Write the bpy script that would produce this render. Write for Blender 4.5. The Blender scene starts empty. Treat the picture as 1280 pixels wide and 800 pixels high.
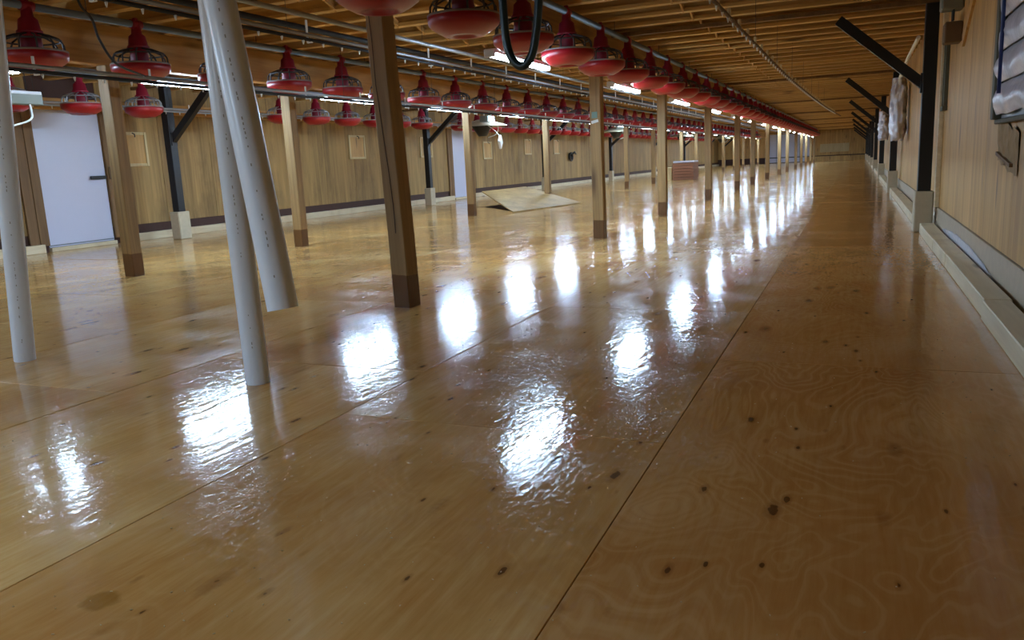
import bpy, math, random
from mathutils import Vector, Matrix, noise
random.seed(7)
S = bpy.context.scene
COL = S.collection

# ---------------------------------------------------------------- camera
F_PX = 1000.0
PITCH, YAW, ROLL, CAM_H = math.radians(11.0), math.radians(-23.4), math.radians(2.75), 1.0
cy, sy, cp, sp = math.cos(YAW), math.sin(YAW), math.cos(PITCH), math.sin(PITCH)
fwd = Vector((sy*cp, cy*cp, -sp)); rgt = Vector((cy, -sy, 0)); dwn = fwd.cross(rgt)
r2 = math.cos(ROLL)*rgt + math.sin(ROLL)*dwn
d2 = -math.sin(ROLL)*rgt + math.cos(ROLL)*dwn
cam_d = bpy.data.cameras.new('camera'); cam = bpy.data.objects.new('camera', cam_d); COL.objects.link(cam)
cam_d.sensor_width = 36; cam_d.lens = F_PX/1280*36; cam_d.clip_start = .05; cam_d.clip_end = 300
m = Matrix((( r2.x, -d2.x, -fwd.x, 0), (r2.y, -d2.y, -fwd.y, 0), (r2.z, -d2.z, -fwd.z, CAM_H), (0, 0, 0, 1)))
cam.matrix_world = m
S.camera = cam

# ---------------------------------------------------------------- world and exposure
W = bpy.data.worlds.new('world'); S.world = W; W.use_nodes = True
bg = W.node_tree.nodes['Background']; bg.inputs[0].default_value = (.6, .75, 1, 1); bg.inputs[1].default_value = .05
S.view_settings.view_transform = 'Standard'; S.view_settings.look = 'None'
S.view_settings.gamma = 1; S.view_settings.use_curve_mapping = False
S.view_settings.exposure = 0.58
TUBE_STRENGTH = 105.0

# ---------------------------------------------------------------- dimensions
XL, XR, Y0, Y1, ZC = -11.5, .9, -4.0, 75.0, 2.6
ROW_A, ROW_B = -3.05, -7.22

# ---------------------------------------------------------------- materials
def srgb(r, g, b):
    f = lambda c: (c/255/12.92 if c/255 <= .04045 else ((c/255+.055)/1.055)**2.4)
    return (f(r), f(g), f(b), 1)
class NT:
    def __init__(s, name):
        s.m = bpy.data.materials.new(name); s.m.use_nodes = True; s.t = s.m.node_tree
        s.b = s.t.nodes['Principled BSDF']
    def n(s, typ, **kw):
        o = s.t.nodes.new(typ)
        for k, v in kw.items():
            if k.startswith('i_'):
                key = k[2:]; key = int(key) if key.isdigit() else key.replace('_', ' ')
                s.put(o.inputs[key], v)
            else: setattr(o, k, v)
        return o
    def put(s, inp, v):
        if isinstance(v, bpy.types.NodeSocket): s.t.links.new(v, inp)
        else: inp.default_value = v
    def math(s, op, a, b=0.0, clamp=False):
        o = s.n('ShaderNodeMath', operation=op, use_clamp=clamp); s.put(o.inputs[0], a); s.put(o.inputs[1], b); return o.outputs[0]
    def vec(s, op, a, b):
        o = s.n('ShaderNodeVectorMath', operation=op); s.put(o.inputs[0], a); s.put(o.inputs[1], b); return o.outputs[0]
    def mix(s, f, a, b, blend='MIX'):
        o = s.n('ShaderNodeMix', data_type='RGBA', blend_type=blend); s.put(o.inputs[0], f); s.put(o.inputs[6], a); s.put(o.inputs[7], b); return o.outputs[2]
    def ramp(s, v, stops):
        o = s.n('ShaderNodeValToRGB'); s.put(o.inputs[0], v); e = o.color_ramp.elements
        while len(e) < len(stops): e.new(.5)
        for el, (p, c) in zip(e, stops): el.position = p; el.color = c if len(c) == 4 else (*c, 1)
        return o.outputs[0]
    def noise(s, v, scale, detail=3, rough=.5, dist=0):
        o = s.n('ShaderNodeTexNoise', i_Vector=v, i_Scale=scale, i_Detail=detail, i_Roughness=rough, i_Distortion=dist); return o.outputs[0]
    def shifted(s, scale=(1, 1, 1), world=False):
        """object coordinates, moved by a random amount for each object, then stretched"""
        tc = s.n('ShaderNodeTexCoord') if not world else s.n('ShaderNodeNewGeometry')
        src = tc.outputs['Object'] if not world else tc.outputs['Position']
        oi = s.n('ShaderNodeObjectInfo')
        r = s.math('MULTIPLY', oi.outputs['Random'], 37.0)
        cx = s.n('ShaderNodeCombineXYZ', i_0=r, i_1=s.math('MULTIPLY', r, 1.7), i_2=s.math('MULTIPLY', r, .6))
        v = s.vec('ADD', src, cx.outputs[0])
        return s.vec('MULTIPLY', v, scale), oi.outputs['Random']
    def bump(s, h, strength=.2, dist=.01, normal=None):
        o = s.n('ShaderNodeBump', i_Strength=strength, i_Distance=dist, i_Height=h)
        if normal is not None: s.put(o.inputs['Normal'], normal)
        return o.outputs[0]
    def set(s, color=None, rough=None, metal=None, normal=None, spec=None, coat=None):
        for k, v in (('Base Color', color), ('Roughness', rough), ('Metallic', metal), ('Normal', normal), ('Specular IOR Level', spec), ('Coat Weight', coat)):
            if v is not None: s.put(s.b.inputs[k], v)
        return s.m

def plain(name, col, rough=.5, metal=0, bump=0.0, var=.0, spec=.5):
    t = NT(name); v, rnd = t.shifted((1, 1, 1)); n = t.noise(v, 14, 4, .6)
    c = t.mix(t.math('MULTIPLY', n, var), col, tuple(x*.45 for x in col[:3]) + (1,))
    return t.set(color=c, rough=rough, metal=metal, spec=spec, normal=t.bump(n, bump, .01) if bump else None)

def wood(name, dark, light, stretch=(1, 1, .06), scale=22, rough=.6, knots=True, vary=.35, bump=.15, wet_z=None, wet_col=None, blot=0.0, blot_col=(.1, .06, .03, 1)):
    t = NT(name); v, rnd = t.shifted(stretch)
    n = t.noise(v, scale, 5, .6, .6)
    n2 = t.noise(v, scale*.18, 2, .5)
    f = t.math('ADD', t.math('MULTIPLY', n, .65), t.math('MULTIPLY', n2, .45))
    c = t.ramp(f, [(.32, dark), (.72, light)])
    c = t.mix(t.math('MULTIPLY', rnd, vary), c, tuple(x*.55 for x in light[:3]) + (1,))
    if knots:
        kv = t.vec('MULTIPLY', v, tuple(1 if s > .5 else 4 for s in stretch))
        vo = t.n('ShaderNodeTexVoronoi', i_Vector=kv, i_Scale=4.5, i_Randomness=1.0)
        k = t.ramp(vo.outputs[0], [(.06, (1, 1, 1)), (.19, (0, 0, 0))])
        c = t.mix(t.math('MULTIPLY', k, .75), c, (.08, .035, .012, 1))
    if blot:
        bv, _ = t.shifted((1, 1, .45)); b = t.ramp(t.noise(bv, 1.7, 5, .65), [(.5, (0, 0, 0)), (.72, (1, 1, 1))])
        c = t.mix(t.math('MULTIPLY', b, blot), c, blot_col)
    r = rough
    if wet_z is not None:
        tc = t.n('ShaderNodeTexCoord'); sx = t.n('ShaderNodeSeparateXYZ', i_0=tc.outputs['Object'])
        edge = t.math('ADD', sx.outputs[2], t.math('MULTIPLY', t.math('SUBTRACT', n2, .5), .05))
        k = t.math('LESS_THAN', edge, wet_z)
        c = t.mix(t.math('MULTIPLY', k, .8), c, wet_col)
        r = t.math('SUBTRACT', rough, t.math('MULTIPLY', k, .25))
    return t.set(color=c, rough=r, normal=t.bump(n, bump, .01))

def floor_material(name, swirl, tone):
    t = NT(name); v, rnd = t.shifted((1, 1, 1), world=True)
    vg = t.vec('MULTIPLY', v, (1, .30, 1))
    # rotary cut veneer: contour lines of a slow field
    slow = t.noise(t.vec('MULTIPLY', v, (1, .45, 1)), 2.3, 3, .48, .5)
    band = t.math('SINE', t.math('MULTIPLY', slow, 150.0))
    band = t.math('ADD', t.math('MULTIPLY', band, .5), .5)
    line = t.ramp(band, [(.70, (0, 0, 0)), (.97, (1, 1, 1))])
    grain = t.noise(t.vec('MULTIPLY', v, (1, .07, 1)), 46, 4, .6)
    base = t.ramp(t.math('ADD', t.math('MULTIPLY', grain, .5), t.math('MULTIPLY', slow, .5)), [(.34, srgb(196, 146, 78)), (.5, srgb(217, 172, 104)), (.66, srgb(231, 194, 134))])
    patch = t.ramp(t.noise(v, .9, 4, .6), [(.40, (0, 0, 0)), (.66, (1, 1, 1))])
    c = t.mix(t.math('MULTIPLY', patch, .5), base, srgb(150, 88, 32))
    show = t.ramp(t.noise(v, .7, 2, .5), [(.38, (.1*swirl,)*3), (.58, (swirl,)*3)])
    c = t.mix(t.math('MULTIPLY', t.math('MULTIPLY', line, show), .27), c, srgb(246, 212, 150))
    dl = t.ramp(band, [(.03, (1, 1, 1)), (.25, (0, 0, 0))])
    c = t.mix(t.math('MULTIPLY', t.math('MULTIPLY', dl, show), .22), c, srgb(160, 96, 40))
    c = t.mix(t.math('MULTIPLY', rnd, .3), c, srgb(190, 126, 60))
    c = t.mix(tone, c, srgb(178, 112, 48))
    # knots and nail spots
    for sc, big, pick in ((5.0, .06, .12), (10.5, .04, .12)):
        vo = t.n('ShaderNodeTexVoronoi', i_Vector=t.vec('MULTIPLY', v, (1, .38, 1)), i_Scale=sc, i_Randomness=1.0)
        cs = t.n('ShaderNodeSeparateColor', i_0=vo.outputs['Color'])
        sel = t.math('GREATER_THAN', cs.outputs[0], pick)
        size = t.math('ADD', .062, t.math('MULTIPLY', t.math('POWER', cs.outputs[1], 2.5), big))
        wob = t.math('ADD', vo.outputs[0], t.math('MULTIPLY', t.math('SUBTRACT', t.noise(v, 45, 3), .5), .09))
        def soft(lim, width):
            return t.math('MULTIPLY', t.math('DIVIDE', t.math('SUBTRACT', lim, wob), width, True), sel)
        c = t.mix(t.math('MULTIPLY', soft(t.math('MULTIPLY', size, 2.0), .07), .38), c, srgb(122, 66, 22))
        c = t.mix(t.math('MULTIPLY', soft(size, .018), .72), c, srgb(50, 24, 10))
    # one old oil stain
    gp = t.n('ShaderNodeNewGeometry').outputs['Position']
    dv = t.n('ShaderNodeVectorMath', operation='LENGTH'); t.put(dv.inputs[0], t.vec('MULTIPLY', t.vec('SUBTRACT', gp, (-1.67, 1.24, 0)), (19, 21, 0)))
    dd = t.math('ADD', dv.outputs['Value'], t.math('MULTIPLY', t.noise(v, 30, 2), .5))
    c = t.mix(t.math('MULTIPLY', t.math('DIVIDE', t.math('SUBTRACT', 1.3, dd), .3, True), .6), c, srgb(138, 90, 22))
    # coat of varnish: fine ripple under a glossy film
    rip = t.noise(t.vec('MULTIPLY', v, (1, .33, 1)), 26, 2.5, .55)
    rip2 = t.noise(v, 13, 2, .5)
    h = t.math('ADD', t.math('MULTIPLY', rip, 1.0), t.math('MULTIPLY', rip2, .12))
    fine = t.noise(t.vec('MULTIPLY', v, (1, .5, 1)), 70, 3, .7)
    rg = t.ramp(t.math('ADD', t.math('MULTIPLY', fine, .75), t.math('MULTIPLY', t.noise(v, 2.6, 3, .6), .35)), [(.42, (.05, .05, .05)), (.54, (.09, .09, .09)), (.70, (.26, .26, .26))])
    nrm = t.bump(h, .26, .006)
    nrm = t.bump(line, .05, .002, nrm)
    return t.set(color=c, rough=rg, normal=nrm, spec=.31)

def emission(name, col, strength):
    t = NT(name); t.put(t.b.inputs['Base Color'], (.9, .9, .9, 1)); t.put(t.b.inputs['Emission Color'], col); t.put(t.b.inputs['Emission Strength'], strength)
    return t.m

M = dict(
    floor=floor_material('varnished_plywood', .3, 0.0),
    floor_swirl=floor_material('varnished_swirl_plywood', 1.0, .42),
    sub=plain('subfloor_dark', srgb(40, 24, 12), .9),
    wall=wood('wall_plywood', srgb(104, 76, 36), srgb(190, 150, 86), (1, 1, .045), 14, .65, False, .5, .15, blot=.6, blot_col=srgb(86, 60, 30)),
    wall_clean=wood('pale_plywood', srgb(164, 116, 54), srgb(220, 174, 100), (1, 1, .05), 11, .55, True, .2, .10, blot=.4, blot_col=srgb(136, 96, 48)),
    joist=wood('joist_pine', srgb(146, 100, 40), srgb(222, 176, 100), (.05, 1, 1), 18, .6, True, .55, .1),
    deck=wood('roof_deck', srgb(116, 78, 32), srgb(160, 114, 56), (.12, 1, 1), 14, .7, True, .2, .1),
    beam=wood('beam_pine', srgb(150, 102, 46), srgb(206, 156, 86), (1, .05, 1), 20, .6, True, .2, .1),
    post=wood('post_timber', srgb(98, 72, 40), srgb(186, 148, 94), (1, 1, .04), 24, .6, True, .6, .25, wet_z=.24, wet_col=srgb(84, 46, 18), blot=.25),
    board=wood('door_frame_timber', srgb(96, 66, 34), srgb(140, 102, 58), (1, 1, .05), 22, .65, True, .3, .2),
    curb=wood('pale_curb_timber', srgb(204, 182, 142), srgb(238, 222, 186), (1, .06, 1), 18, .45, True, .2, .12, blot=.4, blot_col=srgb(150, 118, 84)),
    sill=plain('grey_concrete_sill', srgb(200, 180, 152), .45, 0, .3, .6),
    gap=plain('dark_brown_skirt', srgb(72, 40, 26), .7, 0, .2, .4),
    concrete=plain('concrete', srgb(204, 188, 158), .6, 0, .3, .5),
    black=plain('black_steel', srgb(20, 18, 18), .45, 0, .1, .2),
    door=plain('lavender_white_door', srgb(204, 204, 222), .38, 0, .03, .05),
    handle=plain('black_handle', srgb(16, 16, 18), .4),
    pvc=plain('white_pvc', srgb(226, 232, 240), .3, 0, .03, .12),
    ink=plain('grey_pipe_print', srgb(150, 148, 140), .6),
    red=plain('red_pan_plastic', srgb(154, 14, 26), .36, 0, .0, .15),
    crim=plain('crimson_cone_plastic', srgb(142, 18, 42), .5, 0, .0, .2),
    wire=plain('dark_wire', srgb(66, 60, 58), .5),
    rim=plain('grey_rim', srgb(150, 142, 136), .4, .2),
    galv=plain('galvanised_steel', srgb(176, 180, 184), .38, .75, .05, .25),
    grey=plain('grey_plastic_pipe', srgb(112, 120, 126), .45, .1, .03, .3),
    dark=plain('dark_rail', srgb(52, 52, 54), .45, .3, .03, .2),
    whitep=plain('white_plastic', srgb(230, 230, 224), .45),
    hose=plain('black_teal_hose', srgb(20, 42, 44), .3),
    hood=plain('dull_metal_hood', srgb(170, 160, 138), .42, .55, .05, .3),
    box=plain('grey_metal_box', srgb(122, 124, 112), .5, .2, .03, .15),
    house=plain('fixture_housing', srgb(216, 218, 220), .4),
    plastic=plain('clouded_plastic_sheet', srgb(226, 224, 234), .2, 0, .5, .12),
    vent=plain('weathered_grey_frame', srgb(98, 94, 74), .7, 0, .3, .5),
    rot=plain('rotten_wood', srgb(186, 152, 104), .8, 0, .8, .9),
    card=plain('reddish_board', srgb(150, 100, 72), .7, 0, .1, .3),
    tag=plain('teal_tag', srgb(120, 150, 138), .5),
    bluep=plain('blue_strip', srgb(40, 56, 110), .4),
    brown=plain('brown_block', srgb(120, 92, 62), .7, 0, .2, .5),
    cream=wood('cream_panel_frame', srgb(186, 160, 110), srgb(214, 190, 140), (1, 1, .06), 20, .6, False, .1, .1),
    tube=emission('led_tube', (.53, .75, 1.0, 1), TUBE_STRENGTH*1.6),
    lens=emission('led_diffuser', (.53, .75, 1.0, 1), TUBE_STRENGTH),
)

# ---------------------------------------------------------------- mesh building
class MB:
    def __init__(s): s.v = []; s.f = []; s.sm = []
    def add(s, vs, fs, smooth=False):
        k = len(s.v); s.v += [tuple(p) for p in vs]; s.f += [tuple(i+k for i in f) for f in fs]; s.sm += [smooth]*len(fs); return s
    def box(s, a, b, bev=0.0):
        (x0, y0, z0), (x1, y1, z1) = a, b
        if bev <= 0:
            vs = [(x, y, z) for x in (x0, x1) for y in (y0, y1) for z in (z0, z1)]
            return s.add(vs, [(0, 1, 3, 2), (4, 6, 7, 5), (0, 4, 5, 1), (2, 3, 7, 6), (0, 2, 6, 4), (1, 5, 7, 3)])
        c = Vector(((x0+x1)/2, (y0+y1)/2, (z0+z1)/2)); h = Vector(((x1-x0)/2, (y1-y0)/2, (z1-z0)/2)); bev = min(bev, .45*min(h)*2)
        vs = []; idx = {}
        for sx in (-1, 1):
            for sy_ in (-1, 1):
                for sz in (-1, 1):
                    for ax in range(3):
                        d = [sx*(h.x-bev), sy_*(h.y-bev), sz*(h.z-bev)]; d[ax] = (sx*h.x, sy_*h.y, sz*h.z)[ax]
                        idx[(sx, sy_, sz, ax)] = len(vs); vs.append((c.x+d[0], c.y+d[1], c.z+d[2]))
        fs = []
        for ax in range(3):
            o = [i for i in range(3) if i != ax]
            for sg in (-1, 1):
                q = []
                for u, w in ((-1, -1), (1, -1), (1, 1), (-1, 1)):
                    k = [0, 0, 0]; k[ax] = sg; k[o[0]] = u; k[o[1]] = w; q.append(idx[(*k, ax)])
                if (sg < 0) != (ax == 1): q.reverse()
                fs.append(tuple(q))
        for ax in range(3):
            o = [i for i in range(3) if i != ax]
            for u in (-1, 1):
                for w in (-1, 1):
                    k0 = [0, 0, 0]; k0[ax] = -1; k0[o[0]] = u; k0[o[1]] = w; k1 = list(k0); k1[ax] = 1
                    q = [idx[(*k0, o[0])], idx[(*k1, o[0])], idx[(*k1, o[1])], idx[(*k0, o[1])]]
                    n = (Vector(vs[q[1]])-Vector(vs[q[0]])).cross(Vector(vs[q[2]])-Vector(vs[q[0]]))
                    out = Vector([0, 0, 0]); out[o[0]] = u; out[o[1]] = w
                    if n.dot(out) < 0: q.reverse()
                    fs.append(tuple(q))
        for sx in (-1, 1):
            for sy_ in (-1, 1):
                for sz in (-1, 1):
                    q = [idx[(sx, sy_, sz, a)] for a in range(3)]
                    if sx*sy_*sz < 0: q.reverse()
                    fs.append(tuple(q))
        return s.add(vs, fs)
    def tube(s, pts, r, n=10, caps=True):
        pts = [Vector(p) for p in pts]; rs = r if isinstance(r, (list, tuple)) else [r]*len(pts)
        rings = []; up = None
        for i, p in enumerate(pts):
            t = ((pts[i+1] if i+1 < len(pts) else p) - (pts[i-1] if i else p)).normalized()
            if up is None: up = Vector((0, 0, 1)) if abs(t.z) < .9 else Vector((1, 0, 0))
            a = t.cross(up).normalized(); b = a.cross(t).normalized(); up = b
            rings.append([p + rs[i]*(math.cos(2*math.pi*k/n)*a + math.sin(2*math.pi*k/n)*b) for k in range(n)])
        vs = [v for g in rings for v in g]; fs = []
        for i in range(len(pts)-1):
            for k in range(n): fs.append((i*n+k, i*n+(k+1) % n, (i+1)*n+(k+1) % n, (i+1)*n+k))
        s.add(vs, fs, True)
        if caps:
            L = (len(pts)-1)*n; b = len(s.v)-len(vs)
            s.f += [tuple(b+k for k in reversed(range(n))), tuple(b+L+k for k in range(n))]; s.sm += [False, False]
        return s
    def lathe(s, prof, n=24, o=(0, 0, 0), smooth=True):
        vs = []; fs = []
        for (r, z) in prof:
            for k in range(n): a = 2*math.pi*k/n; vs.append((o[0]+r*math.cos(a), o[1]+r*math.sin(a), o[2]+z))
        for i in range(len(prof)-1):
            for k in range(n): fs.append((i*n+k, i*n+(k+1) % n, (i+1)*n+(k+1) % n, (i+1)*n+k))
        return s.add(vs, fs, smooth)
    def bar(s, p, q, w, d, up=(0, 0, 1)):
        p, q = Vector(p), Vector(q); t = (q-p).normalized(); a = t.cross(Vector(up)).normalized(); b = a.cross(t)
        vs = [e + sa*a*w/2 + sb*b*d/2 for e in (p, q) for sa in (-1, 1) for sb in (-1, 1)]
        return s.add(vs, [(0, 1, 3, 2), (4, 6, 7, 5), (0, 4, 5, 1), (2, 3, 7, 6), (0, 2, 6, 4), (1, 5, 7, 3)])
    def mesh(s, name, mat):
        me = bpy.data.meshes.new(name); me.from_pydata(s.v, [], s.f); me.polygons.foreach_set('use_smooth', s.sm)
        me.materials.append(mat); me.update()
        import bmesh
        bm = bmesh.new(); bm.from_mesh(me); bmesh.ops.recalc_face_normals(bm, faces=bm.faces); bm.to_mesh(me); bm.free()
        return me
    def build(s, name, mat, parent=None, loc=(0, 0, 0)):
        return place(name, s.mesh(name, mat), parent, loc)

def smooth(pts, n=8):
    pts = [Vector(p) for p in pts]; out = []
    P = [pts[0]*2-pts[1]] + pts + [pts[-1]*2-pts[-2]]
    for i in range(1, len(P)-2):
        for k in range(n):
            t = k/n; a, b, c, d = P[i-1], P[i], P[i+1], P[i+2]
            out.append(.5*((2*b)+(c-a)*t+(2*a-5*b+4*c-d)*t*t+(3*b-a-3*c+d)*t**3))
    return out + [pts[-1]]
def place(name, me, parent=None, loc=(0, 0, 0), rot=None):
    o = bpy.data.objects.new(name, me); COL.objects.link(o); o.location = loc
    if rot: o.rotation_euler = rot
    if parent: o.parent = parent
    return o
def tag(o, label, cat, group=None, kind=None):
    o['label'] = label; o['category'] = cat
    if group: o['group'] = group
    if kind: o['kind'] = kind
    return o
def thing(name, label, cat, loc=(0, 0, 0), group=None, rz=0):
    o = bpy.data.objects.new(name, None); COL.objects.link(o); o.location = loc; o.rotation_euler = (0, 0, rz); o.empty_display_size = .1
    return tag(o, label, cat, group)
def struct(o): o['kind'] = 'structure'; return o
ORD = 'first second third fourth fifth sixth seventh eighth ninth tenth eleventh twelfth thirteenth fourteenth fifteenth sixteenth seventeenth eighteenth nineteenth twentieth'.split()

# ================================================================ SETTING
# ---- floor: plywood sheets on a dark sub-floor
floor = struct(MB().box((XL-.1, Y0-.1, -.10), (XR+.1, Y1+.1, -.022)).build('floor', M['sub']))
strips = [.88, -.6, -1.96, -3.29, -4.62, -5.95, -7.28, -8.61, -9.94, -11.48]
LEN = 2.52; NEAR = 42.0
sheet_cache = {}
far = MB()
for i in range(len(strips)-1):
    xa, xb = strips[i+1], strips[i]; w = xb-xa
    y = (3.95 if i % 2 == 0 else 2.69) - 4*LEN
    if i == 2: y = 3.40 - 4*LEN
    while y < Y1:
        a, b = max(y, Y0), min(y+LEN, Y1)
        if b-a > .05:
            cx, cyy = (xa+xb)/2, (a+b)/2
            gx = .0012
            if cyy < NEAR:
                key = (round(w, 3), round(b-a, 3), i == 0)
                if key not in sheet_cache:
                    sheet_cache[key] = MB().box((-w/2+gx, -(b-a)/2+gx, -.022), (w/2-gx, (b-a)/2-gx, 0), .0015).mesh('plywood_sheet', M['floor_swirl' if i == 0 else 'floor'])
                place('plywood_sheet', sheet_cache[key], floor, (cx, cyy, random.uniform(-.0008, .0008)), (random.uniform(-.0006, .0006), random.uniform(-.0008, .0008), 0))
            else:
                far.box((xa+gx, a+gx, -.022), (xb-gx, b-gx, 0))
        y += LEN
fo = far.build('distant_plywood_sheets', M['floor'], floor); fo['kind'] = 'stuff'

# ---- ceiling: deck, joists, bridging, beams over the post rows
ceiling = struct(MB().box((XL-.1, Y0-.1, ZC+.24), (XR+.1, Y1+.1, ZC+.30)).build('ceiling', M['deck']))
jm = MB().box((XL, -.055, 0), (XR, .055, .04), .003).box((XL, -.022, .038), (XR, .022, .24)).mesh('joist', M['joist'])
SP = .61; ys = []
y = Y0+.2
while y < Y1-.1:
    ys.append(y); place('joist', jm, ceiling, (0, y, ZC)); y += SP
bm_ = MB().bar((0, .022, .02), (0, SP-.022, .22), .02, .06).mesh('bridging', M['beam'])
bm2 = MB().bar((0, .022, .22), (0, SP-.022, .02), .02, .06).mesh('bridging', M['beam'])
for x in (-1.9, -4.9, -8.9):
    for k, yy in enumerate(ys[:-1]):
        if 3.0 < yy < 22:
            place('bridging', bm_, ceiling, (x, yy, ZC)); place('bridging', bm2, ceiling, (x+.045, yy, ZC))
for x, zb in ((ROW_A, 2.33), (ROW_B, 2.2)):
    yb = Y0
    while yb < Y1:
        ye = min(yb+4.8, Y1)
        MB().box((x-.07, yb+.002, zb), (x+.07, ye-.002, ZC), .006).build('beam', M['beam'], ceiling)
        yb += 4.8
# girts over the black frames: dark brown strips standing in for a shadow line
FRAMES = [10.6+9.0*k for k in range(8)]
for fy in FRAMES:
    MB().box((XL, fy-.03, ZC-.05), (XR, fy+.03, ZC), .004).build('shadow_girt', M['board'], ceiling)

# ---- walls with plywood panels
def wall(name, x, side, mat, zbot, openings):
    t = .10
    base = struct(MB().box((x, Y0, 0) if side > 0 else (x-t, Y0, 0), (x+t, Y1, ZC+.24) if side > 0 else (x, Y1, ZC+.24)).build(name, M['gap']))
    pw = 1.22; cache = {}
    edges = [Y0]; y = Y0
    cuts = sorted(e for o in openings for e in o)
    while y < Y1:
        ny = min(y+pw, Y1)
        for c in cuts:
            if y+.02 < c < ny-.02: ny = c; break
        mid = (y+ny)/2
        if not any(a <= mid <= b for a, b in openings):
            key = round(ny-y, 3)
            if key not in cache:
                cache[key] = MB().box((-.016, -key/2+.0025, 0), (0, key/2-.0025, ZC+.22-zbot), .002).mesh('wall_panel', mat)
            place('wall_panel', cache[key], base, (x if side > 0 else x+.016, mid, zbot))
        y = ny
    return base
wall_r = wall('wall_right', XR, 1, M['wall_clean'], .29, [])
DOOR1, DOOR2 = (8.62, 9.84), (22.5, 23.7)
wall_l = wall('wall_left', XL, -1, M['wall'], .28, [DOOR1, DOOR2])
# left foot of wall
for a, b in ((Y0, DOOR1[0]-.12), (DOOR1[1]+.12, DOOR2[0]-.12), (DOOR2[1]+.12, Y1)):
    o = struct(MB().box((XL-.0, a, 0), (XL+.10, b, .13), .006).build('baseboard_left', M['curb']))
# sill and curb along right wall
sill = struct(MB().box((XR-.03, Y0, 0), (XR+.0, Y1, .285), .004).build('trim_1', M['sill']))
curb = struct(MB().box((.715, Y0, 0), (.80, Y1, .06)).build('baseboard_right', M['curb']))
random.seed(3)
yb = Y0
cb = [2.2, 1.15, 1.55, 2.4, 1.9]
i = 0
while yb < 10.3:
    L = min(cb[i % 5], 10.3-yb); i += 1
    MB().box((.69, yb+.004, 0), (.835, yb+L-.004, .115), .006).build('curb_board', M['curb'], curb, (random.uniform(-.006, .006), 0, random.uniform(-.004, .004)))
    yb += L
yb = 11.0
while yb < 40:
    L = 2.4; MB().box((.69, yb+.004, 0), (.835, yb+L-.004, .115), .006).build('curb_board', M['curb'], curb, (random.uniform(-.006, .006), 0, 0)); yb += L
# ledger on left wall above the panels
led = struct(MB().box((XL+.0165, Y0, 2.16), (XL+.06, Y1, 2.34), .004).build('trim_2', M['beam']))

# end walls
wb = struct(MB().box((XL, Y1, 0), (XR, Y1+.1, ZC+.24)).build('wall_back', M['gap']))
x = XL; k = 0
while x < XR-.01:
    nx = min(x+2.44, XR)
    MB().box((x+.006, Y1-.018, .5), (nx-.006, Y1, ZC+.2), .003).build('wall_panel', M['wall_clean'], wb); x = nx
struct(MB().box((-4.0, Y1-.7, 0), (XR, Y1-.02, .42), .01).build('trim_3', M['wall_clean']))
MB().box((-2.9, Y1-.06, .75), (-.6, Y1-.018, 1.45), .01).build('end_board', M['cream'], wb)
struct(MB().box((XL, Y0-.1, 0), (XR, Y0, ZC+.24)).build('wall_front', M['wall']))

# doors on left wall
def door(n, ya, yb_, z1=2.16, handle=True):
    d = struct(MB().box((XL-.03, ya+.01, .065), (XL+.012, yb_-.01, z1), .004).build('door_%d' % n, M['door']))
    MB().box((XL-.05, ya-.0, 0), (XL+.07, yb_+.0, .06), .006).build('threshold', M['curb'], d)
    for (a, b) in ((ya-.16, ya), (ya-.33, ya-.165), (yb_, yb_+.2)):
        MB().box((XL+.017, a, .1), (XL+.055, b-.004, ZC-.3), .005).build('door_jamb', M['board'], d)
    MB().box((XL+.017, ya-.3, z1), (XL+.06, yb_+.2, z1+.15), .005).build('door_head', M['board'], d)
    if handle:
        h = MB().box((XL+.03, yb_-.33, 1.08), (XL+.06, yb_-.03, 1.135), .008); h.box((XL+.01, yb_-.10, 1.09), (XL+.035, yb_-.06, 1.125))
        h.build('door_handle', M['handle'], d)
        MB().box((XL+.06, yb_+.02, 1.07), (XL+.09, yb_+.09, 1.28), .01).build('latch', M['brown'], d)
        MB().box((XL+.012, ya+.02, .085), (XL+.018, yb_-.02, .10), .002).build('bottom_strip', M['grey'], d)
    return d
door(1, *DOOR1); door(2, *DOOR2, handle=False)
# white double doors in the far end wall
d3 = struct(MB().box((-7.4, Y1-.05, .05), (-3.6, Y1-.0, 2.45), .01).build('door_3', M['door']))
for x in (-6.45, -5.5, -4.55): MB().box((x-.02, Y1-.07, .05), (x+.02, Y1-.05, 2.45)).build('door_seam', M['grey'], d3)
MB().box((-7.4, Y1-.09, .42), (-3.6, Y1-.05, .5)).build('cross_bar', M['dark'], d3)

# ================================================================ BLACK STEEL FRAME POSTS ALONG BOTH WALLS
def frame_post(name, x, fy, s, label, group=None):
    """s = -1: brace runs towards -X (right wall), +1: towards +X"""
    t = thing(name, label, 'steel post', (x, fy, 0), group)
    MB().box((-.10, -.13, 0), (.10, .13, .47), .012).build('concrete_footing', M['concrete'], t)
    MB().box((-.07, -.075, .47), (.07, .075, ZC-.052), .006).build('upright', M['black'], t)
    MB().bar((s*.04, 0, 1.66), (s*.98, 0, ZC-.13), .09, .11).build('brace', M['black'], t)
    MB().box((min(s*.07, s*.09), -.06, 1.58), (max(s*.07, s*.09), .06, 1.80), .003).build('gusset', M['black'], t)
    return t
for k, fy in enumerate(FRAMES):
    frame_post('steel_post', .735, fy, -1, ('black braced steel post beside the pale plywood wall, %s from the camera' % ORD[k]) if k < 5 else 'tiny distant black braced steel post beside the pale plywood wall', 'black posts along the pale wall')
    frame_post('steel_post', XL+.75, fy, 1, ('black braced steel post beside the white-door wall, %s from the camera' % ORD[k]) if k < 3 else 'distant black braced steel post beside the wall with the white doors', 'black posts along the white-door wall')

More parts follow.
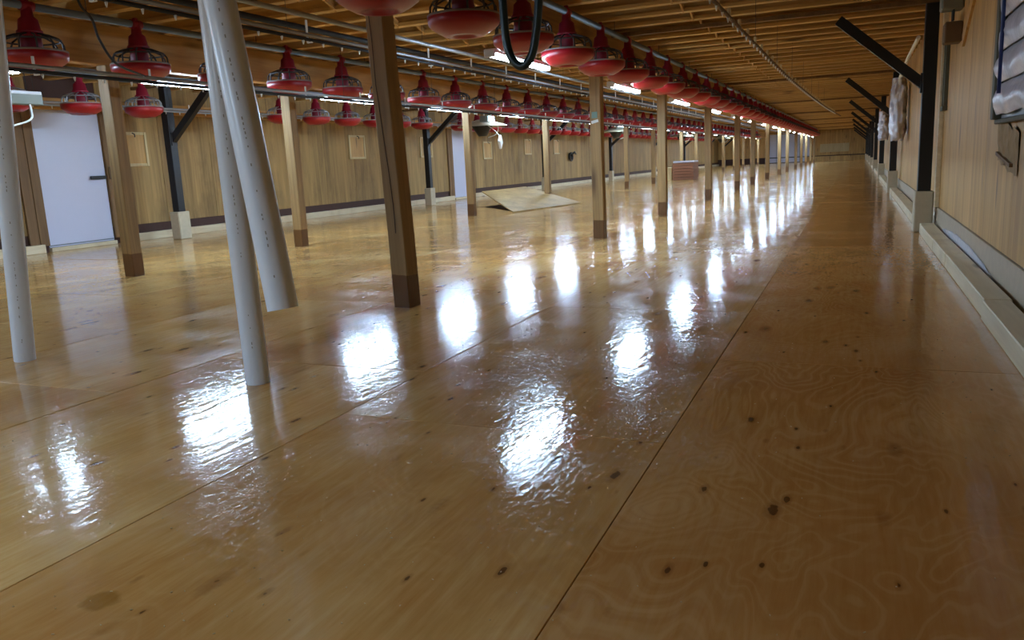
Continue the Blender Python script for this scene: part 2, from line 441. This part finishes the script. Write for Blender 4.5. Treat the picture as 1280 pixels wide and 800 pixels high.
# ================================================================ WOODEN POSTS
def post_mesh(h, w, seed, chip=True):
    random.seed(seed)
    b = MB(); hw = w/2; lv = [0, .02, .24, .5, .9, 1.3, 1.7, h]
    vs = []; fs = []; ch = .008
    for z in lv:
        e = .004*math.sin(z*3+seed)
        for (px, py) in ((-hw+ch, -hw), (hw-ch, -hw), (hw, -hw+ch), (hw, hw-ch), (hw-ch, hw), (-hw+ch, hw), (-hw, hw-ch), (-hw, -hw+ch)):
            vs.append((px+e+random.uniform(-.0015, .0015), py+random.uniform(-.0015, .0015), z))
    for i in range(len(lv)-1):
        for k in range(8): fs.append((i*8+k, i*8+(k+1) % 8, (i+1)*8+(k+1) % 8, (i+1)*8+k))
    fs += [tuple(reversed(range(8))), tuple(range(len(vs)-8, len(vs)))]
    return b.add(vs, fs).mesh('shaft', M['post'])
pmA = [post_mesh(2.33, .145, k) for k in range(3)]; pmB = [post_mesh(2.2, .145, 10+k) for k in range(3)]
A_Y = [5.10, 10.07, 13.87, 18.6, 23.5, 27.3, 32.0, 37.2, 41.8, 47.8, 52.8, 57.7, 63.4, 68.6]
B_Y = [6.38, 9.30, 14.9, 19.4, 23.6, 27.2, 31.2, 36.7, 40.4, 44.6, 49.2, 53.8, 58.4, 63.0, 67.6]
for k, y in enumerate(A_Y):
    lab = ('timber post with damp foot, %s from the camera beside the open floor' % ORD[k]) if k < 10 else 'tiny far timber post at the end of the row along the open floor'
    t = thing('wooden_post', lab, 'post', (ROW_A - .006*max(0, k-1) if k < 8 else ROW_A-.05, y, 0), 'posts along the open floor')
    place('shaft', pmA[k % 3], t)
    if k == 0:
        t.rotation_euler = (math.radians(.6), math.radians(-1.2), math.radians(-4))
        c = MB(); pts = [(-.045, 2.2), (-.032, 1.9), (-.036, 1.6), (-.012, 1.2), (.004, .95), (.012, .75), (.010, .55)]
        for (a, z0), (b, z1) in zip(pts[:-1], pts[1:]):
            c.add([(a-.003, -.0755, z0), (a+.003, -.0755, z0), (b+.003, -.0755, z1), (b-.003, -.0755, z1), (a, -.068, z0), (b, -.068, z1)], [(0, 1, 2, 3), (0, 4, 5, 3), (1, 2, 5, 4)])
        c.build('crack', M['gap'], t)
    if k == 1:
        MB().box((-.045, -.082, 1.52), (.03, -.074, 1.60), .003).build('tag', M['tag'], t)
        MB().bar((-.05, -.08, 1.47), (.04, -.08, 1.49), .008, .035).build('paper_strip', M['whitep'], t)
for k, y in enumerate(B_Y):
    lab = ('timber post under the long beam, %s in that row from the camera' % ORD[k]) if k < 8 else 'tiny far timber post in the row nearer the white door'
    t = thing('wooden_post', lab, 'post', (ROW_B, y, 0), 'posts under the long beam')
    place('shaft', pmB[k % 3], t)

# ================================================================ FEEDERS
PR = .275
def red_pan():
    return MB().lathe([(.0, .018), (.085, .018), (.095, .0), (.15, .002), (.205, .03), (.255, .065), (PR-.002, .085), (PR+.004, .14), (PR-.004, .146), (PR-.02, .12), (.235, .07), (.18, .04), (.0, .035)], 28)
def grill():
    b = MB(); n = 12
    for k in range(n):
        a = 2*math.pi*k/n; c, s_ = math.cos(a), math.sin(a)
        b.tube([(.258*c, .258*s_, .145), (.252*c, .252*s_, .215), (.225*c, .225*s_, .255), (.15*c, .15*s_, .285), (.085*c, .085*s_, .30)], .0085, 5, False)
    ring = [(.232*math.cos(2*math.pi*k/28), .232*math.sin(2*math.pi*k/28), 0.245) for k in range(29)]
    b.tube(ring, .008, 5, False)
    return b
def rim(): return MB().lathe([(PR+.004, .14), (PR+.004, .156), (PR-.03, .160), (PR-.03, .146)], 28)
def cone():
    return MB().lathe([(.135, .06), (.10, .09), (.088, .12), (.084, .30), (.104, .305), (.104, .325), (.090, .335), (.078, .42), (.050, .445), (.042, .53), (.028, .565), (0, .565)], 20)
def clamp(): return MB().tube([(0, -.06, .535), (0, .06, .535)], .044, 10).box((-.02, -.02, .56), (.02, .02, .595), .004)
FM = dict(pan=red_pan().mesh('pan', M['red']), grill=grill().mesh('grill', M['wire']), rim=rim().mesh('rim', M['rim']), hopper_cone=cone().mesh('hopper_cone', M['crim']), tube_clamp=clamp().mesh('tube_clamp', M['crim']))
FMg = dict(FM); FMg['grill'] = grill().mesh('grill', M['galv'])
def far_feeder():
    b = MB(); b.lathe([(.0, .012), (.17, .006), (.225, .035), (PR, .125), (PR, .15), (.18, .12), (.0, .10)], 12); b.lathe([(.088, .06), (.088, .29), (.1, .32), (.07, .41), (.045, .5), (0, .565)], 8)
    return b
FAR = far_feeder().mesh('feeder_pan', M['red']); FARG = None
def feeder(x, y, z, label, group, fm, small):
    if small:
        t = thing('feeder_pan', label, 'feeder', (x, y, z), group)
        place('pan', FAR, t); place('grill', fm['grill'], t)
        return
    t = thing('feeder_pan', label, 'feeder', (x, y, z), group, random.uniform(0, .4))
    pan = place('pan', fm['pan'], t); place('rim', fm['rim'], pan)
    for n in ('grill', 'hopper_cone', 'tube_clamp'):
        o = place(n, fm[n], t)
        if n == 'tube_clamp': o.rotation_euler = (0, 0, -t.rotation_euler.z)
def feeder_line(x, ya, yb, step, z, fm, nm, group, y_small, n_named):
    random.seed(int(abs(x)*10)); y = ya; k = 0
    while y < yb:
        lab = ('red feeder pan, %s from the camera in the %s' % (ORD[k], nm)) if k < n_named else 'small distant red feeder pan far along the ' + nm
        if x > -9 or min(abs(y-f) for f in FRAMES) > .36: feeder(x, y, z, lab, group, fm, y > y_small)
        y += step; k += 1
    line = thing('feed_tube', 'long grey steel feed tube carrying the red pans of the ' + nm, 'pipe', (x, 0, z+.535))
    ys_ = max(Y0+.1, ya-2.6); MB().tube([(0, ys_, 0), (0, yb, 0)], .034, 12).build('tube', M['grey'], line)
    hm = MB().tube([(0, 0, 0), (0, 0, ZC-(z+.535)+.235)], .004, 5).mesh('hanger_wire', M['dark'])
    yy = ya+.61
    while yy < min(yb, 30): place('hanger_wire', hm, line, (0, yy, 0)); yy += step*2
feeder_line(-2.80, 4.60, 66, 1.22, 1.98, FM, 'row over the open floor', 'feeders over the open floor', 32, 20)
feeder_line(-6.62, 5.10, 62, 1.163, 2.0, FM, 'row beside the long beam', 'feeders beside the long beam', 24, 16)
feeder_line(-10.1, 7.33, 62, 1.09, 1.975, FMg, 'row by the white-door wall', 'feeders by the white-door wall', 24, 14)

# ================================================================ LED BATTENS
def fixture(x, y, label, group, z=2.0, L=1.5, wide=True):
    t = thing('led_batten', label, 'light', (x, y, z), group)
    if wide:
        MB().box((-.06, -L/2, .03), (.06, L/2, .075), .008).build('housing', M['house'], t)
        MB().lathe([(.0, 0), (.05, 0)], 3)
        vs = []; n = 10
        for k in range(n+1):
            a = math.pi*k/n; vs += [(-.054*math.cos(a), -L/2+.02, .03-.03*math.sin(a)), (-.054*math.cos(a), L/2-.02, .03-.03*math.sin(a))]
        fs = [(2*k, 2*k+1, 2*k+3, 2*k+2) for k in range(n)]
        fs += [tuple(range(0, 2*n+2, 2)), tuple(range(1, 2*n+2, 2))]
        MB().add(vs, fs, True).build('diffuser', M['lens'], t)
    else:
        MB().box((-.05, -L/2, .026), (.05, L/2, .056), .006).build('housing', M['house'], t)
        for s in (-1, 1): MB().tube([(s*.027, -L/2+.02, .010), (s*.027, L/2-.02, .010)], .0145, 10).build('tube', M['tube'], t)
    for s in (-1, 1):
        MB().box((-.056, s*L/2-.012, -.004), (.056, s*L/2+.012, .07), .006).build('end_cap', M['house'], t)
        MB().tube([(0, s*L*.35, .056), (0, s*L*.35, ZC-z+.235)], .004, 5).build('suspension_wire', M['dark'], t)
fixture(-3.2, -.4, 'added LED batten behind the viewer to brighten the near floor and pipes', 'battens over the open floor')  # unseen batten added behind the camera to lighten the foreground
k = 0; y = 7.92
while y < 72:
    fixture(-3.2 if y < 28 else -3.28, y, ('lit LED batten, %s from the camera over the open floor' % ORD[k]) if k < 8 else 'tiny distant lit LED batten in the row over the open floor', 'battens over the open floor')
    k += 1
    y += 4.1
k = 0
for y in [-2.2, 1.2, 5.55] + [7.98+3.45*i for i in range(19)]:
    short = y == 5.55
    fixture(-7.66 if not short else -7.8, y, 'short lit LED batten half hidden behind the first feeder beside the long beam' if short else ('lit twin-tube LED batten, %s from the camera beside the long beam' % ORD[k]) if k < 9 else 'tiny distant lit LED batten in the row beside the long beam', 'battens beside the long beam', 2.13, .5 if short else 1.5, False)
    k += 0 if short else 1

# ================================================================ DRINKER LINES
def drinker(label, x, z, ya, yb, clip_step, mat, clip_up=.11, rail=True, pts=None, clips_to=26, nip_to=30, wires=True):
    t = thing('drinker_line', label, 'drinker line', (x, 0, z))
    path = pts or [(0, ya, 0), (0, yb, 0)]
    def at(y):
        for p, q in zip(path[:-1], path[1:]):
            if p[1] <= y <= q[1]:
                f = (y-p[1])/(q[1]-p[1]); return Vector(p).lerp(Vector(q), f)
        return Vector(path[-1])
    MB().tube(path, .016, 8).build('water_pipe', mat, t)
    if rail: MB().tube([(p[0], p[1], p[2]+.04) for p in path], .018, 8).build('support_rail', M['galv'], t)
    cm = MB().box((-.03, -.012, -.03), (-.018, .012, .065+clip_up), .003).box((-.03, -.012, -.03), (.025, .012, -.018), .003).mesh('clip', M['whitep'])
    if not rail: cm = MB().box((-.012, -.02, .014), (.012, .02, .075), .004).mesh('clip', M['cream'])
    y = ya+.4
    while y < min(yb, clips_to): place('clip', cm, t, at(y)); y += clip_step
    nb = MB(); y = ya+.15
    while y < min(yb, nip_to):
        p = at(y); nb.tube([(p.x, y, p.z-.014), (p.x, y, p.z-.03), (p.x, y, p.z-.05)], [.012, .009, .004], 6); y += .30
    o = nb.build('nipples', M['whitep'], t); o['kind'] = 'stuff'
    if wires:
        y = ya+1.1
        while y < min(yb, 26):
            p = at(y); MB().tube([(0, 0, .05), (0, 0, ZC-z+.235-p.z)], .0025, 5).build('hanger_wire', M['dark'], t, p); y += 2.44
drinker('dark drinker pipe with white clips raised between the two timber post rows', -4.62, 2.2, 2.5, 60, 1.15, M['dark'])
drinker('dark drinker pipe with white nipples hanging under the feeders beside the long beam', -6.22, 1.93, 3.2, 60, 1.2, M['dark'], .06)
drinker('lone drinker pipe raised under the joists over the open floor by the pale wall', -1.0, 2.1, 3.0, 34, .62, M['brown'], .05, False,
        smooth([(0, 3, .03), (0, 8, .0), (.02, 14, .0), (.16, 24, .05), (.40, 34, .12)], 6), 30, 30)
drinker('pale drinker pipe behind the far feeders by the white-door wall', -10.62, 2.14, 7.0, 60, 1.2, M['galv'], .06)
def pipe(name, label, pts, r, mat, cat='pipe'):
    return tag(MB().tube(pts, r, 12).build(name, mat), label, cat)
pipe('steel_conduit', 'straight grey steel conduit just under the joists beside the raised drinker pipe', [(-4.30, 3.4, 2.31), (-4.30, 60, 2.31)], .022, M['galv'])
pipe('grey_duct', 'wide grey duct running under the joists behind the long beam', [(-8.6, 3.5, 2.33), (-8.6, 60, 2.33)], .05, M['grey'])
pipe('water_main', 'dark overhead water main close under the joists above the raised drinker pipe', [(-5.15, 2.5, 2.44), (-5.15, 60, 2.44)], .03, M['dark'])

# ================================================================ PVC PIPES, HOSE, CABLES
def pvc(label, p, q, r=.058, ring=False):
    p, q = Vector(p), Vector(q)
    t = thing('pvc_pipe', label, 'pipe', p)
    d = (q-p); n = d.normalized()
    b = MB(); b.tube([(0, 0, 0), d], r, 28, False); b.tube([n*.0015, d-n*.0015], r-.005, 28, False)
    o = b.build('barrel', M['pvc'], t)
    # rows of small printed marks facing the camera
    side = (Vector((0, 0, 1)) - p); side = (side - n*side.dot(n)).normalized()
    tang = n.cross(side)
    mk = MB(); random.seed(int(p.x*100)); z = .12
    while z < min(d.length-.1, 1.5):
        L = random.uniform(.004, .014)
        if random.random() < .45:
            a = -.12 + random.uniform(-.02, .02)
            e = side*math.cos(a)+tang*math.sin(a); c = n*z + e*(r+.0004)
            f = n.cross(e)*.0022
            mk.add([c-f, c+f, c+f+n*L, c-f+n*L], [(0, 1, 2, 3)])
        z += L + random.uniform(.004, .016)
    mk.build('printed_marks', M['ink'], t)['kind'] = 'stuff'
    if ring:
        b = MB(); b.tube([d-n*.04, d], [r+.006, r+.006], 28, False); b.build('collar', M['pvc'], t)
    return t
pvc('white PVC pipe standing on the floor in front of the white door', (-4.49, 3.10, 0), (-4.27, 3.12, 2.50))
pvc('upright white PVC pipe whose foot stands on the floor before the glare', (-2.69, 3.02, 0), (-2.73, 3.02, 2.56))
pvc('slanting white PVC pipe hanging clear of the floor with its end cut open', (-1.975, 2.395, .505), (-2.32, 2.50, 2.55))

pipe('rubber_hose', 'dark teal rubber hose hanging in a loop before the brightest batten', smooth([(-1.46, 3.4, ZC+.05), (-1.455, 3.4, 2.1), (-1.443, 3.4, 1.71), (-1.435, 3.4, 1.54), (-1.41, 3.4, 1.455), (-1.367, 3.4, 1.42), (-1.325, 3.4, 1.45), (-1.30, 3.4, 1.52), (-1.275, 3.4, 1.68), (-1.24, 3.4, 2.1), (-1.23, 3.4, ZC+.05)]), .0185, M['hose'], 'hose')
pipe('black_cable', 'thin black cable hanging in a curve down from the joists past a red feeder', smooth([(-6.0, 5.08, ZC+.05), (-6.0, 5.12, 2.48), (-6.0, 5.22, 2.37), (-6.0, 5.27, 2.21), (-6.0, 5.41, 2.03), (-6.1, 5.8, 1.96)]), .011, M['dark'], 'cable')
pipe('white_cable', 'thin white cable drooping from the grey wall-side junction box before the white door', smooth([(-8.5, 6.40, 1.95), (-8.42, 6.36, 1.86), (-8.36, 6.30, 1.74), (-8.33, 6.1, 1.67), (-8.3, 5.8, 1.61), (-8.4, 5.3, 1.66), (-8.6, 5.0, 2.0), (-8.6, 4.9, 2.3)]), .010, M['whitep'], 'cable')
jb = thing('junction_box', 'long grey junction box hanging in front of the white door', 'electrical box', (-8.5, 6.2, 1.9))
MB().box((-.06, -.7, 0), (.06, .34, .13), .01).build('body', M['box'], jb); MB().box((-.066, -.69, .11), (.066, .33, .145), .006).build('lid', M['house'], jb)
for yy in (-.5, .2): MB().tube([(0, yy, .14), (0, yy, ZC-1.9+.235)], .005, 5).build('hanger_rod', M['dark'], jb)

# ================================================================ BROODER HEATERS
def heater(x, y, z, label):
    t = thing('brooder_heater', label, 'heater', (x, y, z), 'hooded heaters')
    MB().lathe([(.60, .0), (.60, .02), (.30, .12), (.12, .17), (.0, .18), (.0, .165), (.12, .155), (.58, .0)], 28).build('hood', M['hood'], t)
    MB().lathe([(.0, -.22), (.10, -.22), (.17, -.12), (.26, .02), (.26, .06), (.0, .1)], 20).build('burner', M['black'], t)
    MB().box((.10, -.35, .10), (.32, .05, .24), .012).build('control_box', M['box'], t)
    MB().tube([(0, 0, .17), (0, 0, ZC-z+.235)], .008, 6).build('chain', M['dark'], t)
    MB().tube(smooth([(.3, -.1, .16), (.42, -.02, .0), (.36, .02, -.18), (.15, .0, -.26)]), .012, 6).build('gas_hose', M['whitep'], t)
heater(-8.35, 18.05, 1.92, 'shallow metal heater hood beside the black post, nearest of the hooded heaters')
heater(-8.35, 30.0, 2.0, 'dark-bellied metal heater hood hanging between distant posts, second of the hooded heaters')
heater(-8.35, 42.5, 1.99, 'metal heater hood hanging above the far pile of boards, third of the hooded heaters')
heater(-8.35, 55.8, 2.0, 'tiny farthest heater hood hanging behind the row of timber posts')
ct = thing('white_switch_box', 'small tilted white switch box hanging by a cable under the nearest heater', 'switch box', (-8.35+.60, 17.7, 1.53), None, .2)
o = MB().box((-.02, -.12, -.12), (.04, .12, .12), .012).build('body', M['whitep'], ct); o.rotation_euler = (math.radians(38), 0, 0)
MB().tube(smooth([(0, 0, .12), (-.1, .05, .25), (-.4, .15, .48)]), .008, 6).build('cable', M['whitep'], ct)

# ================================================================ PANELS ON LEFT WALL
def hatch_panel(y, z, w, h, label):
    t = thing('wall_hatch', label, 'wall panel', (XL+.017, y, z), 'framed square panels on the white-door wall')
    MB().box((0, -w/2, -h/2), (.018, w/2, h/2), .003).build('board', M['wall_clean'], t)
    for a, b in (((-w/2-.04, -h/2-.04), (-w/2+.01, h/2+.04)), ((w/2-.01, -h/2-.04), (w/2+.04, h/2+.04)), ((-w/2+.012, h/2-.01), (w/2-.012, h/2+.04)), ((-w/2+.012, -h/2-.04), (w/2-.012, -h/2+.01))):
        MB().box((0, a[0], a[1]), (.035, b[0], b[1]), .004).build('frame_strip', M['cream'], t)
    MB().tube([(.04, 0, h/2+.02), (.09, 0, h/2+.0), (.09, 0, h/2-.05)], .01, 6).build('pull_hook', M['dark'], t)
hatch_panel(10.45, 1.56, .52, .5, 'cream-framed square wall panel between the white door and the first black post')
hatch_panel(17.3, 1.60, .62, .5, 'cream-framed square wall panel midway along the bare wall stretch')
hatch_panel(20.85, 1.60, .62, .5, 'cream-framed square wall panel just before the second white door')
hatch_panel(25.1, 1.50, .62, .5, 'cream-framed square wall panel just past the second white door')
hatch_panel(28.8, 1.62, .62, .5, 'cream-framed square wall panel beside the third heater post, small and far')
hatch_panel(32.0, 1.62, .62, .5, 'cream-framed square wall panel next to the dark cable coil')
cc = thing('cable_coil', 'dark coil of cable hooked on the far wall above the hatch', 'cable', (XL+.02, 33.6, 1.2))
for k in range(3):
    MB().tube([(.05+.03*k, (.16+.02*k)*math.cos(a), (.13+.02*k)*math.sin(a)) for a in [2*math.pi*i/20 for i in range(21)]], .03, 6).build('coil_loop', M['black'], cc)
MB().tube([(.08, .1, .05), (.1, .5, .2), (.08, .7, .12)], .04, 6).build('loose_end', M['black'], cc)
MB().box((0, -.04, .1), (.06, .04, .16), .005).build('hook', M['dark'], cc)

# ================================================================ RIGHT WALL FITTINGS
v = thing('inlet_vent', 'large weathered inlet vent with crumpled white plastic louvres in the pale plywood wall', 'vent', (XR-.016, 5.3, 1.14))
MB().box((-.07, .93, 0), (0, 1.03, 1.25), .006).build('frame_side', M['vent'], v)
MB().box((-.07, -1.03, 0), (0, -.93, 1.25), .006).build('frame_side', M['vent'], v)
MB().box((-.045, -1.03, -.03), (0, 1.03, 0), .006).build('frame_sill', M['vent'], v)
MB().box((-.02, -.93, 0), (-.004, .93, 1.25)).build('backing', M['grey'], v)
for k in range(6):
    z0 = .03+.2*k; b = MB(); n = 26; vs = []; fs = []
    for i in range(n+1):
        y = -.92+1.84*i/n
        for j in range(5):
            f = j/4; w = noise.noise((y*3.1, k*5.3, f*1.5))*.03
            vs.append((-.028-.035*math.sin(math.pi*f)-.02*(1-f)+w*.7, y, z0+.2*f+w*.5))
    for i in range(n):
        for j in range(4): fs.append((i*5+j, i*5+j+1, (i+1)*5+j+1, (i+1)*5+j))
    b.add(vs, fs, True); nv = len(vs); b.add([(x+.006, y, z) for x, y, z in vs], fs, True)
    b.build('plastic_louvre', M['plastic'], v)
MB().tube([(-.085, .62, .15), (-.09, .60, .7), (-.085, .63, 1.25)], .012, 6).build('blue_strap', M['bluep'], v)
w_ = thing('sill_patch', 'rotten stained board patch under the large inlet vent', 'wall patch', (XR-.016, 5.85, .95))
b = MB(); n = 12; vs = []; fs = []
for i in range(n+1):
    for j in range(5):
        y = -.25+.75*i/n; z = -.11+.26*j/4 + .05*noise.noise((i*.5, j*.6, 2)) - .02*i/n
        vs.append((-.006-.022*abs(noise.noise((i*.7, j*.9, 5))), y, z-.10*(1-i/n)+.05))
for i in range(n):
    for j in range(4): fs.append((i*5+j, i*5+j+1, (i+1)*5+j+1, (i+1)*5+j))
b.add(vs, fs); b.add([(0, y, z) for x, y, z in vs], fs); b.build('patch', M['rot'], w_)
MB().bar((-.012, -.1, -.10), (-.012, .46, -.03), .022, .03, (1, 0, 0)).build('splintered_edge', M['board'], w_)
n_ = thing('narrow_vent', 'narrow dark-framed inlet slot in the pale wall beside the nearest black post', 'vent', (XR-.016, 10.15, 1.40))
for a, b_ in (((-.04, -.11, 0), (0, -.07, .66)), ((-.04, .07, 0), (0, .11, .66)), ((-.05, -.13, -.05), (0, .13, 0)), ((-.04, -.11, .66), (0, .11, .70))):
    MB().box(a, b_, .004).build('frame_strip', M['vent'], n_)
MB().box((-.02, -.07, 0), (-.004, .07, .66)).build('pane', M['whitep'], n_)
e = thing('switch_box', 'grey metal switch box high on the pale wall beside the black post', 'electrical box', (XR-.016, 9.05, 2.24))
MB().box((-.19, -.12, 0), (0, .12, .34), .012).build('body', M['box'], e); MB().box((-.18, -.13, .02), (-.01, -.121, .32), .003).build('lid', M['box'], e)
for dy in (-.05, .0, .06): MB().tube([(-.08, dy, 0), (-.08, dy, -.10)], .010, 6).build('cable_drop', M['dark'], e)
q = tag(MB().box((XR-.016-.15, 8.97, 1.94), (XR-.016, 9.2, 2.13), .01).build('terminal_block', M['brown']), 'brown wooden terminal block under the grey switch box on the pale wall', 'block')
MB().bar((XR-.026, 8.1, 2.6), (XR-.026, 9.0, 1.9), .02, .11, (1, 0, 0))
br = tag(MB().bar((XR-.028, 7.3, 2.62), (XR-.028, 8.75, 1.92), .12, .022, (1, 0, 0)).build('wall_batten', M['wall_clean']), 'slanting plywood batten nailed high on the pale wall', 'batten')
# shelves boards beside near black post
tag(MB().box((XR-.016-.05, 10.36, .29), (XR-.016, 10.46, ZC), .004).build('wall_stud', M['curb']), 'pale timber stud on the wall just before the nearest black post', 'stud')

def plastic_bag(x, y, z0, z1, w, label):
    n, mm = 40, 36; vs = []; fs = []
    for i in range(mm+1):
        f = i/mm; z = z0+(z1-z0)*f; sc = .55+.5*math.sin(math.pi*min(1, .12+f*.8))**.5
        for k in range(n):
            a = 2*math.pi*k/n; d = noise.noise((math.cos(a)*1.8+y, math.sin(a)*1.8, f*6))*.4+noise.noise((math.cos(a)*4, math.sin(a)*4+y, f*14))*.22+noise.noise((math.cos(a)*9, math.sin(a)*9+y, f*34))*.1
            vs.append((x+w*.5*sc*(1+d)*math.cos(a), y+.32*sc*(1+d)*math.sin(a), z+.03*math.sin(3*a)*(1 if i in (0,) else 0)))
    for i in range(mm):
        for k in range(n): fs.append((i*n+k, i*n+(k+1) % n, (i+1)*n+(k+1) % n, (i+1)*n+k))
    fs += [tuple(reversed(range(n))), tuple(range(mm*n, mm*n+n))]
    return tag(MB().add(vs, fs, True).build('plastic_wrap', M['plastic']), label, 'plastic sheet')
plastic_bag(.70, 17.3, 1.12, 2.25, .27, 'crumpled white plastic wrap hanging on the pale wall before the second black post')
plastic_bag(.70, 26.2, 1.2, 2.0, .27, 'smaller far white plastic wrap hanging before the third black post')
cw = tag(MB().tube(smooth([(XR-.1, 14.0, 2.58), (XR-.18, 15.2, 2.38), (XR-.2, 16.4, 2.28), (XR-.2, 17.2, 2.22)]), .03, 8).build('slanted_conduit', M['whitep']), 'slanted white conduit leading down to the nearest plastic wrap', 'conduit')
# blue plastic film behind the curb
random.seed(5)
fl = MB(); vs = []; fs = []; n = 60
for i in range(n+1):
    y = 6.0+3.9*i/n
    for j in range(4): vs.append((.855+.008*j/3 + .005*noise.noise((y*6, j, 0)), y, .03+.15*j/3*math.sin(math.pi*(i+2)/(n+4))**.5 + .012*noise.noise((y*5, j*2, 3))))
for i in range(n):
    for j in range(3): fs.append((i*4+j, i*4+j+1, (i+1)*4+j+1, (i+1)*4+j))
fl.add(vs, fs, True); fl.add([(x+.003, y, z-.003) for x, y, z in vs], fs, True)
tag(fl.build('plastic_film', M['plastic']), 'shiny plastic film strip tucked between the curb boards and the pale wall', 'plastic film')

# ================================================================ HATCH, BOARD PILE
h = thing('floor_hatch', 'raised plywood floor hatch propped open between the post rows', 'hatch', (-6.6, 15.6, 0))
A, D, C, B = Vector((.0, .0, .02)), Vector((.55, 2.95, .02)), Vector((-1.55, 4.6, .40)), Vector((-1.9, 2.55, .38))
nrm = (D-A).cross(B-A).normalized()*.02
MB().add([A, D, C, B, A-nrm, D-nrm, C-nrm, B-nrm], [(0, 1, 2, 3), (7, 6, 5, 4), (0, 4, 5, 1), (1, 5, 6, 2), (2, 6, 7, 3), (3, 7, 4, 0)]).build('lid', M['wall'], h)
MB().tube([(-1.2, 4.0, 0), (-1.25, 4.15, .32)], .015, 6).build('prop', M['galv'], h)
MB().add([(0.0, .2, .002), (.45, 2.75, .002), (-1.5, 4.3, .002), (-1.8, 2.5, .002), (0.0, .2, .006), (.45, 2.75, .006), (-1.5, 4.3, .006), (-1.8, 2.5, .006)], [(0, 1, 2, 3), (4, 7, 6, 5), (0, 4, 5, 1), (1, 5, 6, 2), (2, 6, 7, 3), (3, 7, 4, 0)]).build('opening', M['gap'], h)
p = thing('board_pile', 'reddish pile of boards standing far off between the posts', 'board pile', (-6.75, 35.2, 0))
for k in range(6): MB().box((-.45, -.6, .12*k+.004), (.42+.03*(k % 2), .6, .12*k+.115), .006).build('board', M['card'], p)
MB().box((-.75, -.5, 0), (-.5, .3, .55), .01).build('end_block', M['cream'], p)
tag(MB().box((-7.2, 34.7, .722), (-6.3, 35.7, .80), .02).build('white_sheet', M['plastic']), 'white plastic sheet lying on the far pile of boards', 'plastic sheet')

# ================================================================ SAWDUST CRUMBS ON THE NEAR FLOOR
random.seed(21)
cr = MB()
for k in range(420):
    yy = random.uniform(1.0, 4.6); xx = random.uniform(-3.2, .55) if random.random() < .6 else random.uniform(-1.9, -.7)
    a = random.uniform(0, math.pi); L = random.uniform(.0012, .0035); w = random.uniform(.0006, .0013); c_, s_ = math.cos(a), math.sin(a)
    q = [(xx+c_*u*L-s_*v_*w, yy+s_*u*L+c_*v_*w) for u, v_ in ((-1, -1), (1, -1), (1, 1), (-1, 1))]
    cr.add([(x, y, .0012) for x, y in q]+[(x, y, .0030) for x, y in q], [(3, 2, 1, 0), (4, 5, 6, 7), (0, 1, 5, 4), (1, 2, 6, 5), (2, 3, 7, 6), (3, 0, 4, 7)])
tag(cr.build('sawdust', M['cream']), 'pale sawdust crumbs scattered over the near varnished floor', 'sawdust', kind='stuff')
